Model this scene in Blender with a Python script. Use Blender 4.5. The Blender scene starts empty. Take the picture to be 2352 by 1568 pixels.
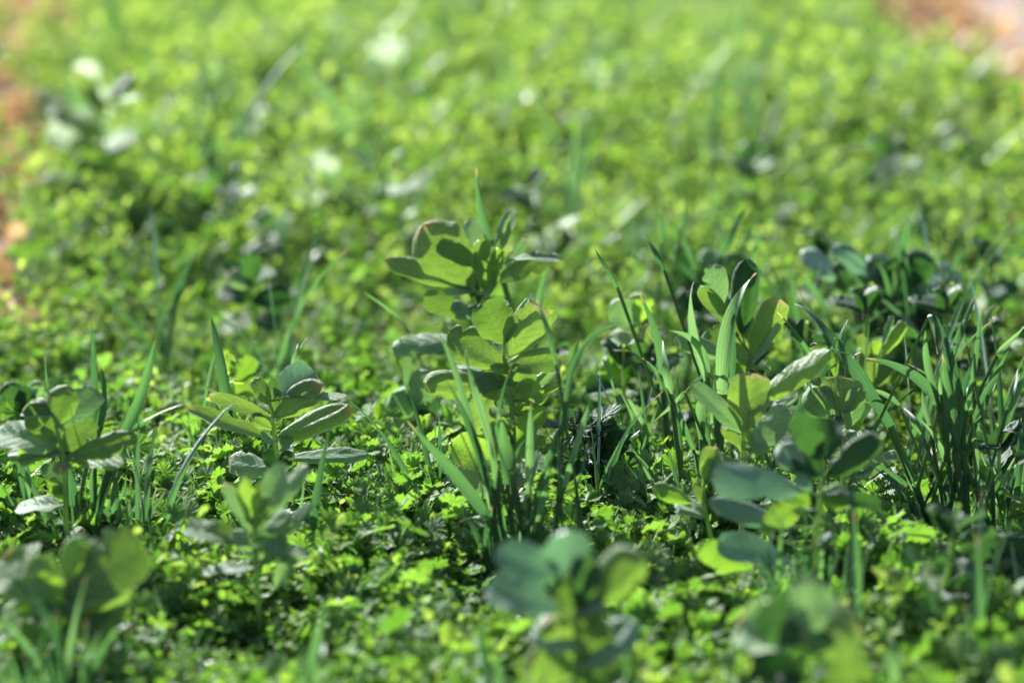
import bpy, math, random
import numpy as np
from mathutils import Vector, Matrix, Euler

# ------------------------------------------------------------------ camera
S = bpy.context.scene
COL = S.collection
PITCH = math.radians(14.0)
CAM_H = 0.87
SENS, LENS = 36.0, 100.0
cam_d = bpy.data.cameras.new('camera')
cam_d.sensor_width = SENS; cam_d.lens = LENS
cam_d.clip_start = 0.05; cam_d.clip_end = 2000
cam = bpy.data.objects.new('camera', cam_d); COL.objects.link(cam)
cam.location = (0, 0, CAM_H); cam.rotation_euler = (math.pi/2 - PITCH, 0, 0)
cam_d.dof.use_dof = True
cam_d.dof.focus_distance = 2.76
cam_d.dof.aperture_fstop = 2.35
cam_d.dof.aperture_blades = 0
S.camera = cam

# ------------------------------------------------------------------ sky and sun
SUN_AZ = math.radians(-33)      # seen from the camera: behind the plants, to the left
SUN_EL = math.radians(35)
W = bpy.data.worlds.new('World'); S.world = W; W.use_nodes = True
nt = W.node_tree; nt.nodes.clear()
sky = nt.nodes.new('ShaderNodeTexSky'); sky.sky_type = 'NISHITA'; sky.sun_disc = False
sky.sun_elevation = SUN_EL; sky.sun_rotation = SUN_AZ
bg = nt.nodes.new('ShaderNodeBackground'); bg.inputs['Strength'].default_value = 0.068
wo = nt.nodes.new('ShaderNodeOutputWorld')
nt.links.new(sky.outputs[0], bg.inputs['Color']); nt.links.new(bg.outputs[0], wo.inputs['Surface'])
sl = bpy.data.lights.new('sun', 'SUN'); sl.energy = 5.0; sl.angle = math.radians(0.53)
sl.color = (1.0, 0.97, 0.91)
sun = bpy.data.objects.new('sun', sl); COL.objects.link(sun)
sdir = Vector((math.sin(SUN_AZ)*math.cos(SUN_EL), math.cos(SUN_AZ)*math.cos(SUN_EL), math.sin(SUN_EL)))
sun.rotation_euler = (-sdir).to_track_quat('-Z', 'Y').to_euler()
S.view_settings.view_transform = 'Standard'; S.view_settings.look = 'None'
S.view_settings.gamma = 1; S.view_settings.use_curve_mapping = False
S.view_settings.exposure = 1.45
S.cycles.use_denoising = True
S.cycles.max_bounces = 8; S.cycles.transmission_bounces = 6; S.cycles.diffuse_bounces = 4
S.cycles.transparent_max_bounces = 4

random.seed(7); RNG = np.random.default_rng(11)
def R(a, b): return random.uniform(a, b)

# ------------------------------------------------------------------ picture coordinates -> places on the ground
PW, PH = 2352.0, 1568.0
K = SENS/LENS/PW
cp, sp = math.cos(PITCH), math.sin(PITCH)
def ray(px, py):
    a = (px-PW/2)*K; b = (PH/2-py)*K
    return Vector((a, cp + b*sp, -sp + b*cp))        # forward component 1
def ground(px, py, z=0.0):
    d = ray(px, py); t = (z-CAM_H)/d.z
    return Vector((0, 0, CAM_H)) + d*t
class Frame:
    """a plant's own frame: root at a spot on the ground, offsets in the plant's upright plane"""
    def __init__(s, px, py):
        s.px, s.py = px, py; s.o = ground(px, py, .045); s.o.z = 0           # what shows is where it leaves the low leaves
        s.D = s.o.y*cp + (CAM_H-.045)*sp                  # depth of the root
    def pt(s, x, y, dy=0.0):
        r = ray(x, y); t = (s.o.y+dy)/r.y
        p = Vector((0, 0, CAM_H)) + r*t
        return p - s.o
    def m(s, w): return w*K*s.D

# ------------------------------------------------------------------ materials
def nodes(m): return m.node_tree.nodes, m.node_tree.links
def leafmat(name, dA, dB, tA, tB, under=1.25, rough=0.45, gloss=0.5, veins=7.0, vein_amt=0.35, rim=0.3, spots=0.0, spotcol=(.3,.3,.15), bump=0.4, stripes=0, tip=None, nscale=30):
    if not name.startswith(('straw', 'dry', 'petal')):
        dA, dB, tA, tB = [tuple(.93*v**1.13 for v in c) for c in (dA, dB, tA, tB)]
    m = bpy.data.materials.new(name); m.use_nodes = True
    N, L = nodes(m); N.clear()
    def n(t, **k):
        x = N.new(t)
        for a, b in k.items(): setattr(x, a, b)
        return x
    def math_(op, a, b=None, c=None, clamp=False):
        x = n('ShaderNodeMath', operation=op); x.use_clamp = clamp
        for i, v in enumerate((a, b, c)):
            if v is None: continue
            if isinstance(v, (int, float)): x.inputs[i].default_value = v
            else: L.new(v, x.inputs[i])
        return x.outputs[0]
    def mix(f, a, b, bt='MIX'):
        x = n('ShaderNodeMix', data_type='RGBA', blend_type=bt)
        if isinstance(f, (int, float)): x.inputs[0].default_value = f
        else: L.new(f, x.inputs[0])
        for i, v in ((6, a), (7, b)):
            if isinstance(v, tuple): x.inputs[i].default_value = (*v[:3], 1)
            else: L.new(v, x.inputs[i])
        return x.outputs[2]
    oi = n('ShaderNodeObjectInfo'); at = n('ShaderNodeAttribute'); at.attribute_name = 'tint'
    f = math_('FRACT', math_('ADD', oi.outputs['Random'], math_('MULTIPLY', at.outputs['Fac'], 0.8)))
    tc = n('ShaderNodeTexCoord'); uv = n('ShaderNodeUVMap'); sx = n('ShaderNodeSeparateXYZ'); L.new(uv.outputs[0], sx.inputs[0])
    ns = n('ShaderNodeTexNoise'); ns.inputs['Scale'].default_value = nscale; ns.inputs['Detail'].default_value = 3
    L.new(tc.outputs['Object'], ns.inputs['Vector'])
    nf = math_('MULTIPLY_ADD', ns.outputs['Fac'], 1.0, -0.5)
    f2 = math_('ADD', f, math_('MULTIPLY', nf, 0.7), clamp=True)
    u = math_('ABSOLUTE', math_('MULTIPLY_ADD', sx.outputs[0], 2.0, -1.0)); v = sx.outputs[1]
    dc = mix(f2, dA, dB); tcx = mix(f2, tA, tB)
    if stripes:
        w = math_('SINE', math_('MULTIPLY', sx.outputs[0], stripes*6.283)); vm = math_('MULTIPLY_ADD', w, 0.5, 0.5)
        h = vm
    else:
        w = math_('SINE', math_('MULTIPLY', math_('ADD', math_('SUBTRACT', v, math_('MULTIPLY', u, 0.28)), math_('MULTIPLY', nf, .22)), veins*6.283))
        vm = math_('POWER', math_('MULTIPLY_ADD', w, 0.5, 0.5), 9.0)
        h = math_('SUBTRACT', 0.0, vm)
    mid = math_('SUBTRACT', 1.0, math_('MULTIPLY', u, 14.0), clamp=True)
    vv = math_('MULTIPLY', math_('MAXIMUM', vm, mid) if not stripes else vm, vein_amt)
    dc = mix(vv, dc, tuple(min(1, c*2.0+.03) for c in dB)); tcx = mix(vv, tcx, tuple(min(1, c*1.35+.02) for c in tB))
    rm = math_('MULTIPLY', math_('MULTIPLY_ADD', u, 16.0, -14.8, clamp=True), rim)
    dc = mix(rm, dc, (.42, .46, .28)); 
    if spots:
        vo = n('ShaderNodeTexNoise'); vo.inputs['Scale'].default_value = nscale*1.8; vo.inputs['Detail'].default_value = 4
        L.new(tc.outputs['Object'], vo.inputs['Vector'])
        sm = math_('MULTIPLY', math_('MULTIPLY_ADD', vo.outputs['Fac'], 14.0, -9.3, clamp=True), spots)
        dc = mix(sm, dc, spotcol); tcx = mix(sm, tcx, (.42, .46, .08))
    if tip:
        tm = math_('MULTIPLY', math_('MULTIPLY_ADD', v, 9.0, -8.0, clamp=True), math_('GREATER_THAN', f, 0.62))
        dc = mix(tm, dc, tip); tcx = mix(tm, tcx, tip)
    geo = n('ShaderNodeNewGeometry')
    dcu = mix(0.35, tuple([1*under]*3), (1, 1, 1)) if False else None
    lighter = mix(1.0, dc, (under*1.05, under, under*1.1), 'MULTIPLY')
    dc = mix(geo.outputs['Backfacing'], dc, lighter)
    bp = n('ShaderNodeBump'); bp.inputs['Strength'].default_value = bump; bp.inputs['Distance'].default_value = 0.0012
    hs = math_('ADD', math_('MULTIPLY', h, 0.7), math_('MULTIPLY', ns.outputs['Fac'], 1.6))
    L.new(hs, bp.inputs['Height'])
    D = n('ShaderNodeBsdfDiffuse'); T = n('ShaderNodeBsdfTranslucent'); A = n('ShaderNodeAddShader')
    L.new(dc, D.inputs[0]); L.new(tcx, T.inputs[0]); L.new(bp.outputs[0], D.inputs['Normal']); L.new(bp.outputs[0], T.inputs['Normal'])
    L.new(D.outputs[0], A.inputs[0]); L.new(T.outputs[0], A.inputs[1])
    G = n('ShaderNodeBsdfGlossy'); G.inputs['Roughness'].default_value = rough; G.inputs['Color'].default_value = (.92, .97, 1, 1)
    L.new(bp.outputs[0], G.inputs['Normal'])
    fr = n('ShaderNodeFresnel'); fr.inputs['IOR'].default_value = 1.42; L.new(bp.outputs[0], fr.inputs['Normal'])
    X = n('ShaderNodeMixShader'); L.new(math_('MULTIPLY', fr.outputs[0], gloss), X.inputs[0])
    L.new(A.outputs[0], X.inputs[1]); L.new(G.outputs[0], X.inputs[2])
    O = n('ShaderNodeOutputMaterial'); L.new(X.outputs[0], O.inputs[0])
    return m

M_BEAN = leafmat('bean_leaf', (.085,.14,.055), (.135,.20,.095), (.085,.160,.016), (.150,.24,.03), gloss=.28, rough=.5, spots=.7, veins=6, vein_amt=.13, rim=.6, bump=.6, tip=(.22,.17,.07))
M_BEANP = leafmat('bean_leaf_waxy', (.125,.195,.105), (.20,.275,.17), (.09,.18,.04), (.15,.26,.07), gloss=.28, rough=.55, spots=.6, veins=6, vein_amt=.13, rim=.4, bump=.6, tip=(.25,.20,.10))
M_BEANB = leafmat('bean_leaf_bluish', (.115,.18,.13), (.20,.275,.215), (.05,.12,.05), (.09,.18,.08), gloss=.35, rough=.5, spots=.3, veins=6, vein_amt=.18, rim=.3, bump=.5)
M_BEANW = leafmat('bean_leaf_lit_pale', (.34,.42,.32), (.46,.52,.44), (.36,.46,.26), (.42,.50,.34), gloss=.2, rough=.5, spots=.3, veins=6, vein_amt=.18, rim=.3, bump=.5)  # pale waxy leaf with its sunlit brightness put into the colour
M_BEANY = leafmat('bean_leaf_young', (.10,.17,.05), (.15,.23,.08), (.13,.25,.018), (.21,.34,.035), gloss=.4, rough=.5, veins=6, vein_amt=.13, bump=.6, rim=.4, spots=.5)
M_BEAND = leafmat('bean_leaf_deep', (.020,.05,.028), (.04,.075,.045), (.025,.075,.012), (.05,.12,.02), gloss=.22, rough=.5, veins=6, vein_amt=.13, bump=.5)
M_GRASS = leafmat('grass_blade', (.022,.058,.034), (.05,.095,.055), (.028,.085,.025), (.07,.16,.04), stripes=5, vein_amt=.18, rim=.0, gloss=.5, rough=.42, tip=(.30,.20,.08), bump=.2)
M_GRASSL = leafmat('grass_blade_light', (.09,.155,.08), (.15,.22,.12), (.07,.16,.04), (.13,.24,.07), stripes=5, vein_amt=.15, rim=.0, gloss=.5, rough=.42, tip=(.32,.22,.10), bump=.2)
M_STEM = leafmat('stem_skin', (.16,.24,.08), (.24,.31,.12), (.14,.24,.03), (.22,.32,.05), vein_amt=0, rim=0, gloss=.5, bump=.2)
M_SHEATH = leafmat('sheath_skin', (.05,.10,.04), (.10,.16,.06), (.04,.10,.02), (.08,.16,.03), vein_amt=0, rim=0, gloss=.4, bump=.2)
M_STRAW = leafmat('straw', (.20,.14,.07), (.30,.22,.12), (.2,.13,.05), (.25,.18,.08), stripes=5, vein_amt=.2, rim=0, gloss=.05)
M_FAN = leafmat('fan_leaf', (.058,.115,.038), (.14,.20,.095), (.078,.185,.012), (.17,.31,.032), gloss=.2, rough=.5, veins=5, vein_amt=.25, rim=.2, bump=.4, nscale=120)
M_CHICK = leafmat('small_leaf', (.06,.125,.025), (.13,.195,.07), (.13,.29,.018), (.28,.43,.045), gloss=.2, rough=.42, veins=3, vein_amt=.1, rim=.1, bump=.2, nscale=150)
M_MEDIC = leafmat('trefoil_leaf', (.048,.10,.03), (.11,.175,.065), (.10,.24,.018), (.23,.38,.04), gloss=.2, rough=.45, veins=5, vein_amt=.15, rim=.15, bump=.3, nscale=120)
M_FERN = leafmat('feathered_leaf', (.05,.10,.032), (.11,.16,.065), (.10,.22,.016), (.22,.34,.04), gloss=.2, rough=.45, veins=3, vein_amt=.15, rim=.1, bump=.3, nscale=150)
M_VETCH = leafmat('vetch_leaf', (.075,.13,.038), (.21,.28,.13), (.14,.265,.02), (.34,.44,.08), gloss=.15, rough=.45, veins=4, vein_amt=.12, rim=.15, bump=.2, nscale=80)
M_LITTER = leafmat('dry_leaf', (.26,.15,.08), (.50,.38,.24), (.14,.08,.03), (.3,.2,.09), gloss=.15, rough=.5, veins=5, vein_amt=.3, rim=.1, nscale=60)

def soilmat():
    m = bpy.data.materials.new('soil'); m.use_nodes = True
    N, L = nodes(m); b = N['Principled BSDF']; b.inputs['Roughness'].default_value = .95
    tc = N.new('ShaderNodeTexCoord')
    a = N.new('ShaderNodeTexNoise'); a.inputs['Scale'].default_value = 18; a.inputs['Detail'].default_value = 9; a.inputs['Roughness'].default_value = .7
    c = N.new('ShaderNodeTexNoise'); c.inputs['Scale'].default_value = 1.3; c.inputs['Detail'].default_value = 4
    L.new(tc.outputs['Object'], a.inputs[0]); L.new(tc.outputs['Object'], c.inputs[0])
    r = N.new('ShaderNodeValToRGB'); r.color_ramp.elements[0].position = .3; r.color_ramp.elements[0].color = (.07,.042,.026,1)
    r.color_ramp.elements[1].position = .72; r.color_ramp.elements[1].color = (.26,.165,.115,1)
    L.new(a.outputs[0], r.inputs[0])
    mx = N.new('ShaderNodeMix'); mx.data_type = 'RGBA'; mx.blend_type = 'MULTIPLY'; mx.inputs[0].default_value = .5
    r2 = N.new('ShaderNodeValToRGB'); r2.color_ramp.elements[0].color = (.6,.5,.45,1); r2.color_ramp.elements[1].color = (1.3,1.2,1.15,1)
    L.new(c.outputs[0], r2.inputs[0]); L.new(r.outputs[0], mx.inputs[6]); L.new(r2.outputs[0], mx.inputs[7]); L.new(mx.outputs[2], b.inputs['Base Color'])
    bp = N.new('ShaderNodeBump'); bp.inputs['Strength'].default_value = .9; bp.inputs['Distance'].default_value = .01
    L.new(a.outputs[0], bp.inputs['Height']); L.new(bp.outputs[0], b.inputs['Normal'])
    return m
def pathmat():
    m = bpy.data.materials.new('packed_path'); m.use_nodes = True
    N, L = nodes(m); b = N['Principled BSDF']; b.inputs['Roughness'].default_value = .9
    tc = N.new('ShaderNodeTexCoord')
    a = N.new('ShaderNodeTexNoise'); a.inputs['Scale'].default_value = 9; a.inputs['Detail'].default_value = 8; L.new(tc.outputs['Object'], a.inputs[0])
    r = N.new('ShaderNodeValToRGB'); r.color_ramp.elements[0].position = .3; r.color_ramp.elements[0].color = (.17,.11,.085,1)
    r.color_ramp.elements[1].position = .7; r.color_ramp.elements[1].color = (.26,.19,.165,1)
    L.new(a.outputs[0], r.inputs[0]); L.new(r.outputs[0], b.inputs['Base Color'])
    bp = N.new('ShaderNodeBump'); bp.inputs['Distance'].default_value = .006; L.new(a.outputs[0], bp.inputs['Height']); L.new(bp.outputs[0], b.inputs['Normal'])
    return m
M_SOIL = soilmat(); M_PATH = pathmat()

# ------------------------------------------------------------------ the ground
_ph = RNG.uniform(0, 6.283, 24); _k = RNG.normal(0, 1, (24, 2))
def field(x, y, scale, o=0):
    r = 0
    for i in range(8):
        k = _k[(i+o) % 24]*scale*(0.6+0.15*i)
        r = r + np.sin(k[0]*x + k[1]*y + _ph[(i+o) % 24])
    return r/4.0
def soil_h(x, y):
    f = np.clip((np.asarray(y)-1.0)/1.0, 0, 1)*np.clip((14-np.asarray(y))/3.0, 0, 1)*np.clip((4-abs(np.asarray(x)))/1.0, 0, 1)
    return 0.010*field(x, y, 5.0)*f
def axis(lo, hi, d, far):
    a = list(np.arange(lo, hi+d/2, d)); s = d
    while a[-1] < far: s *= 1.35; a.append(a[-1]+s)
    s = d
    while a[0] > -far: s *= 1.35; a.insert(0, a[0]-s)
    return np.array(a)
def mesh_np(name, V, F, mat, smooth=True, uv=None, tint=None, mats=None, midx=None):
    me = bpy.data.meshes.new(name)
    me.from_pydata([tuple(v) for v in V], [], [tuple(f) for f in F])
    for mm in (mats or [mat]): me.materials.append(mm)
    if smooth: me.polygons.foreach_set('use_smooth', [True]*len(me.polygons))
    if midx is not None: me.polygons.foreach_set('material_index', midx)
    if uv is not None:
        ul = me.uv_layers.new(name='UVMap'); li = np.empty(len(me.loops), dtype=np.int32); me.loops.foreach_get('vertex_index', li)
        ul.data.foreach_set('uv', np.asarray(uv, dtype=np.float32)[li].ravel())
    if tint is not None:
        a = me.attributes.new('tint', 'FLOAT', 'POINT'); a.data.foreach_set('value', np.asarray(tint, dtype=np.float32))
    me.update(); return me
def obj(name, me, parent=None, M=None):
    o = bpy.data.objects.new(name, me); COL.objects.link(o)
    if parent is not None: o.parent = parent
    if M is not None: o.matrix_local = M
    return o
gx = axis(-3, 3, .06, 400); gy = axis(1, 12, .06, 400)
X, Y = np.meshgrid(gx, gy); Z = soil_h(X, Y)
V = np.stack([X, Y, Z], -1).reshape(-1, 3); nx = len(gx); ny = len(gy)
idx = np.arange(nx*ny).reshape(ny, nx)
F = np.stack([idx[:-1, :-1], idx[:-1, 1:], idx[1:, 1:], idx[1:, :-1]], -1).reshape(-1, 4)
g = obj('ground', mesh_np('ground', V, F, M_SOIL)); g['kind'] = 'structure'
# packed pinkish path along the right side of the bed, a slab a little proud of the soil
A0, A1 = ground(1985, -60), ground(2540, 560)
dv = (A0-A1).normalized(); pr = Vector((dv.y, -dv.x, 0))
pv = []; pf = []
for i in range(41):
    q = A1 + dv*(-3 + i*0.5)
    for j, w in enumerate((0.12, 0.2, 0.6, 1.2, 1.3)):
        p = q + pr*(w + 0.05*math.sin(i*1.9+j)); z = (.0, .022, .03, .022, .0)[j]
        pv.append((p.x, p.y, z-.004 if z == 0 else z))
for i in range(40):
    for j in range(4):
        a = i*5+j; pf.append((a, a+1, a+6, a+5))
pth = obj('path', mesh_np('path', pv, pf, M_PATH)); pth['kind'] = 'structure'

# edges of the planted bed
L0, L1 = ground(255, -60), ground(165, 850)
R0, R1 = ground(1870, -60), ground(2400, 560)
def left_edge(y): return np.where(np.asarray(y) < L1.y+.1, -3.0, 0) + L1.x + (L0.x-L1.x)*(y-L1.y)/(L0.y-L1.y)
def right_edge(y): return R1.x + (R0.x-R1.x)*(y-R1.y)/(R0.y-R1.y)

# ------------------------------------------------------------------ leaf and blade shapes
class MB:
    def __init__(s): s.V = []; s.F = []; s.UV = []; s.T = []; s.MI = []
    def grid(s, P, UVs, mi=0, tint=0.0, M=None):
        """P: rows of points"""
        b = len(s.V); nr, nc = len(P), len(P[0])
        for r in range(nr):
            for c in range(nc):
                p = Vector(P[r][c]); s.V.append(tuple(M @ p) if M is not None else tuple(p)); s.UV.append(UVs[r][c]); s.T.append(tint)
        for r in range(nr-1):
            for c in range(nc-1):
                a = b+r*nc+c; s.F.append((a, a+1, a+nc+1, a+nc)); s.MI.append(mi)
    def tube(s, pts, rads, sides=5, mi=0, tint=0.0, M=None):
        rows = []; uvs = []
        for i, p in enumerate(pts):
            p = Vector(p); d = (Vector(pts[min(i+1, len(pts)-1)])-Vector(pts[max(i-1, 0)])).normalized()
            a = d.cross(Vector((.31, .2, .93))).normalized()
            if a.length < .1: a = Vector((1, 0, 0))
            b = d.cross(a)
            rows.append([p + (a*math.cos(t)+b*math.sin(t))*rads[i] for t in [6.2832*k/sides for k in range(sides+1)]])
            uvs.append([(k/sides, i/(len(pts)-1)) for k in range(sides+1)])
        s.grid(rows, uvs, mi, tint, M)
    def build(s, name, mats):
        return mesh_np(name, s.V, s.F, None, True, s.UV, s.T, mats, s.MI)

def leaf_rows(nu, nv, W, bite=0., a=.85, b=.45, fold=.15, droop=.6, cup=.1, wave=.03, wf=3, curl=0., twist=0., asym=0., notch=0., ph=0., edge=0.):
    """unit length leaf along +Y, +Z normal"""
    pk = a/(a+b); nrm = pk**a*(1-pk)**b
    P = []; UV = []
    y = 0.; z = 0.; prev = 0.
    for r in range(nv+1):
        t = r/nv; tt = max(.001, min(t, .9995))
        w = W*.5*(tt**a*(1-tt)**b)/nrm + .012*(1-t)
        bt = 1-bite*math.exp(-((t-(.35+.5*abs(math.sin(ph))))/.045)**2)-bite*.6*math.exp(-((t-.85)/.03)**2)
        if r: 
            ang = -droop*(t-.15)*1.2; y += math.cos(ang)/nv; z += math.sin(ang)/nv
        tw = twist*t; row = []; uvr = []
        for c in range(nu+1):
            u = -1+2*c/nu
            ww = w*(1+asym*u+edge*math.sin(wf*9*t+ph+(2 if u > 0 else 0))*1.3)
            x = u*ww*(bt if u*math.sin(ph*3) > 0 else 1)
            zz = fold*abs(u)*w*1.2 + cup*u*u*W + wave*(u*u)*math.sin(wf*6.283*t + ph + (1.3 if u > 0 else 0)) * (.4+t)
            if curl: zz -= curl*W*max(0, abs(u)-.6)**2*4
            yy = y - notch*W*abs(u)**2*0 + .02*W*math.sin(wf*11*t+ph*2)*abs(u)
            xr = x*math.cos(tw)-zz*math.sin(tw); zr = x*math.sin(tw)+zz*math.cos(tw)
            row.append((xr, yy, z+zr)); uvr.append(((u+1)/2, t))
        P.append(row); UV.append(uvr)
    return P, UV
BEANLEAF = []
for i in range(16):
    rr = random.Random(i*13+1); mb = MB()
    P, UV = leaf_rows(8, 18, 1.0, bite=rr.choice([0, 0, .25, .45]), a=rr.uniform(.62, .95), b=rr.uniform(.32, .52), edge=rr.uniform(.02, .06), fold=rr.uniform(.03, .42), droop=rr.uniform(-.5, .75), cup=rr.uniform(-.12, .2),
                      wave=rr.uniform(.025, .06), wf=rr.choice([1.5, 2, 3]), curl=rr.uniform(0, .7)*rr.choice([0, 1]), twist=rr.uniform(-.5, .5), ph=rr.uniform(0, 6))
    mb.grid(P, UV, 0, rr.random()); BEANLEAF.append(mb)
_meshcache = {}
def bean_mesh(i, mat):
    k = (i, mat.name)
    if k not in _meshcache: _meshcache[k] = BEANLEAF[i].build('bean_leaf', [mat])
    return _meshcache[k]
def orient(base, d, nh, L, Wd):
    y = d.normalized(); z = nh - y*nh.dot(y)
    if z.length < 1e-3: z = Vector((0, -1, .3)) - y*Vector((0, -1, .3)).dot(y)
    z.normalize(); x = y.cross(z)
    return Matrix(((x.x*Wd, y.x*L, z.x*Wd, base.x), (x.y*Wd, y.y*L, z.y*Wd, base.y), (x.z*Wd, y.z*L, z.z*Wd, base.z), (0, 0, 0, 1)))
def blade_mesh(p0, p1, p2, w, mat, twist=0.6, seed=0, nv=16, facing=None):
    """ribbon through p0,p1,p2 (quadratic through mid), width w, folded along its midrib"""
    rr = random.Random(seed); p0, p1, p2 = Vector(p0), Vector(p1), Vector(p2)
    c = p1*2 - (p0+p2)*.5
    a0 = rr.uniform(-.8, .8) if facing is None else facing
    rows = []; uvs = []
    for r in range(nv+1):
        t = r/nv; p = p0*(1-t)**2 + c*2*t*(1-t) + p2*t*t
        d = ((c-p0)*(1-t) + (p2-c)*t).normalized()
        s = Vector((1, 0, 0)); s = (s - d*s.dot(d)).normalized(); nn = s.cross(d)
        an = a0 + twist*t*t; q = s*math.cos(an)+nn*math.sin(an); nq = q.cross(d)
        ww = w*.5*(min(1, .62+1.3*t))*(1-t**2.6)**.9 if t < 1 else 0
        ww = max(ww, w*.01)
        fo = .38*ww
        rip = .06*w*math.sin(9*t+seed)
        rows.append([p - q*ww + nq*(fo+rip), p - q*ww*.5 + nq*fo*.35, p, p + q*ww*.5 + nq*fo*.35, p + q*ww + nq*(fo-rip)])
        uvs.append([(u, t) for u in (0, .25, .5, .75, 1)])
    mb = MB(); mb.grid(rows, uvs, 0, rr.random()); return mb.build('grass_blade', [mat])

# ------------------------------------------------------------------ the low ground cover: sprigs of several kinds
def mbleaf(mb, base, d, nh, L, Wd, mi, tint, nu=4, nv=5, **k):
    P, UV = leaf_rows(nu, nv, 1.0, **k); mb.grid(P, UV, mi, tint, orient(Vector(base), Vector(d), Vector(nh), L, Wd))
def fan(mb, base, d, nh, R_, mi, tint, rr, lobes=5, cup=.25):
    M = orient(Vector(base), Vector(d), Vector(nh), R_, R_)
    n = lobes*6; b = len(mb.V); k0 = b
    mb.V.append(tuple(M @ Vector((0, 0, 0)))); mb.UV.append((.5, 0)); mb.T.append(tint)
    span = 2.35; ph = rr.uniform(-.2, .2)
    rings = (.35, .68, 1.0)
    for ri, rf in enumerate(rings):
        for i in range(n+1):
            th = -span+2*span*i/n; lb = (i/n*lobes) % 1.0
            lob = math.sin(math.pi*lb)
            depth = (0, .05, .26)[ri]
            tooth = (0, 0, .10)[ri]*(1 if i % 2 else -1)
            r = rf*(1 - depth*(1-lob)**1.5 + tooth*.8)*(1-.18*abs(th)/span)*.62
            z = cup*r*r + .10*rf*(lob-.5)*.6 + .03*math.sin(i*1.7+tint*9)
            p = Vector((math.sin(th)*r, math.cos(th)*r+.15, z))
            mb.V.append(tuple(M @ p)); mb.UV.append((lb if lb else .02, rf)); mb.T.append(tint)
    for i in range(n):
        mb.F.append((b, b+1+i+1, b+1+i)); mb.MI.append(mi)
        for ri in range(2):
            a = b+1+ri*(n+1)+i; mb.F.append((a, a+1, a+n+2, a+n+1)); mb.MI.append(mi)
def up_t(rr, tilt): 
    a = rr.uniform(0, 6.283); return Vector((math.cos(a)*math.sin(tilt), math.sin(a)*math.sin(tilt), math.cos(tilt)))
def sprig_fan(seed):
    rr = random.Random(seed); mb = MB()
    for i in range(rr.randint(7, 11)):
        a = rr.uniform(0, 6.283); h = rr.uniform(.012, .085); o = rr.uniform(.004, .04)
        d = Vector((math.cos(a), math.sin(a), 0)); p = d*o + Vector((0, 0, h))
        mb.tube([(0, 0, 0), tuple(d*o*.35+Vector((0, 0, h*.6))), tuple(p)], [.0008]*3, 3, 1, rr.random())
        fan(mb, p, d + Vector((0, 0, rr.uniform(-.2, .9))), up_t(rr, rr.uniform(.1, 1.15)), rr.uniform(.016, .034), 0, rr.random(), rr, rr.choice([5, 6, 7]), rr.uniform(-.3, .5))
    return mb.build('fan_sprig', [M_FAN, M_STEM])
def sprig_chick(seed):
    rr = random.Random(seed); mb = MB()
    for s in range(rr.randint(4, 6)):
        a = rr.uniform(0, 6.283); h = rr.uniform(.03, .085); ln = rr.uniform(.005, .03)
        d = Vector((math.cos(a)*ln, math.sin(a)*ln, h)); o = Vector((rr.uniform(-.012, .012), rr.uniform(-.012, .012), 0))
        pts = [o, o+d*.5+Vector((rr.uniform(-.004, .004), rr.uniform(-.004, .004), 0)), o+d]
        mb.tube([tuple(p) for p in pts], [.0009, .0008, .0005], 3, 1, rr.random())
        nd = rr.randint(5, 7)
        for k in range(nd):
            t = .2+.8*k/(nd-1); p = o+d*t; b = a + k*1.57 + rr.uniform(-.3, .3)
            for q in (0, math.pi):
                dd = Vector((math.cos(b+q), math.sin(b+q), rr.uniform(.0, .9) if t < .9 else rr.uniform(.8, 1.8)))
                l = rr.uniform(.010, .020)*(1.15-.35*t)
                mbleaf(mb, p, dd, Vector((0, 0, 1))+up_t(rr, .5)*.3, l, l*rr.uniform(.5, .68), 0, rr.random(), 2, 4, a=.6, b=.6, fold=.3, droop=rr.uniform(0, 1.2), cup=.0, wave=0)
    return mb.build('small_leaf_sprig', [M_CHICK, M_STEM])
def sprig_tref(seed):
    rr = random.Random(seed); mb = MB()
    for i in range(rr.randint(7, 11)):
        a = rr.uniform(0, 6.283); h = rr.uniform(.02, .07); o = rr.uniform(.003, .03)
        p = Vector((math.cos(a)*o, math.sin(a)*o, h))
        mb.tube([(0, 0, 0), tuple(p*.55+Vector((0, 0, h*.15))), tuple(p)], [.0007]*3, 3, 1, rr.random())
        tl = up_t(rr, rr.uniform(0.1, 1.1)); a2 = rr.uniform(0, 6.28); l = rr.uniform(.012, .020); ti = rr.random()
        for q in (-1.75, 0, 1.75):
            dd = Vector((math.cos(a2+q), math.sin(a2+q), rr.uniform(-.1, .35)))
            mbleaf(mb, p, dd, tl, l, l*.85, 0, ti, 2, 4, a=.9, b=.35, fold=.3, droop=.3, cup=.05, wave=0)
    return mb.build('trefoil_sprig', [M_MEDIC, M_STEM])
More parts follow.
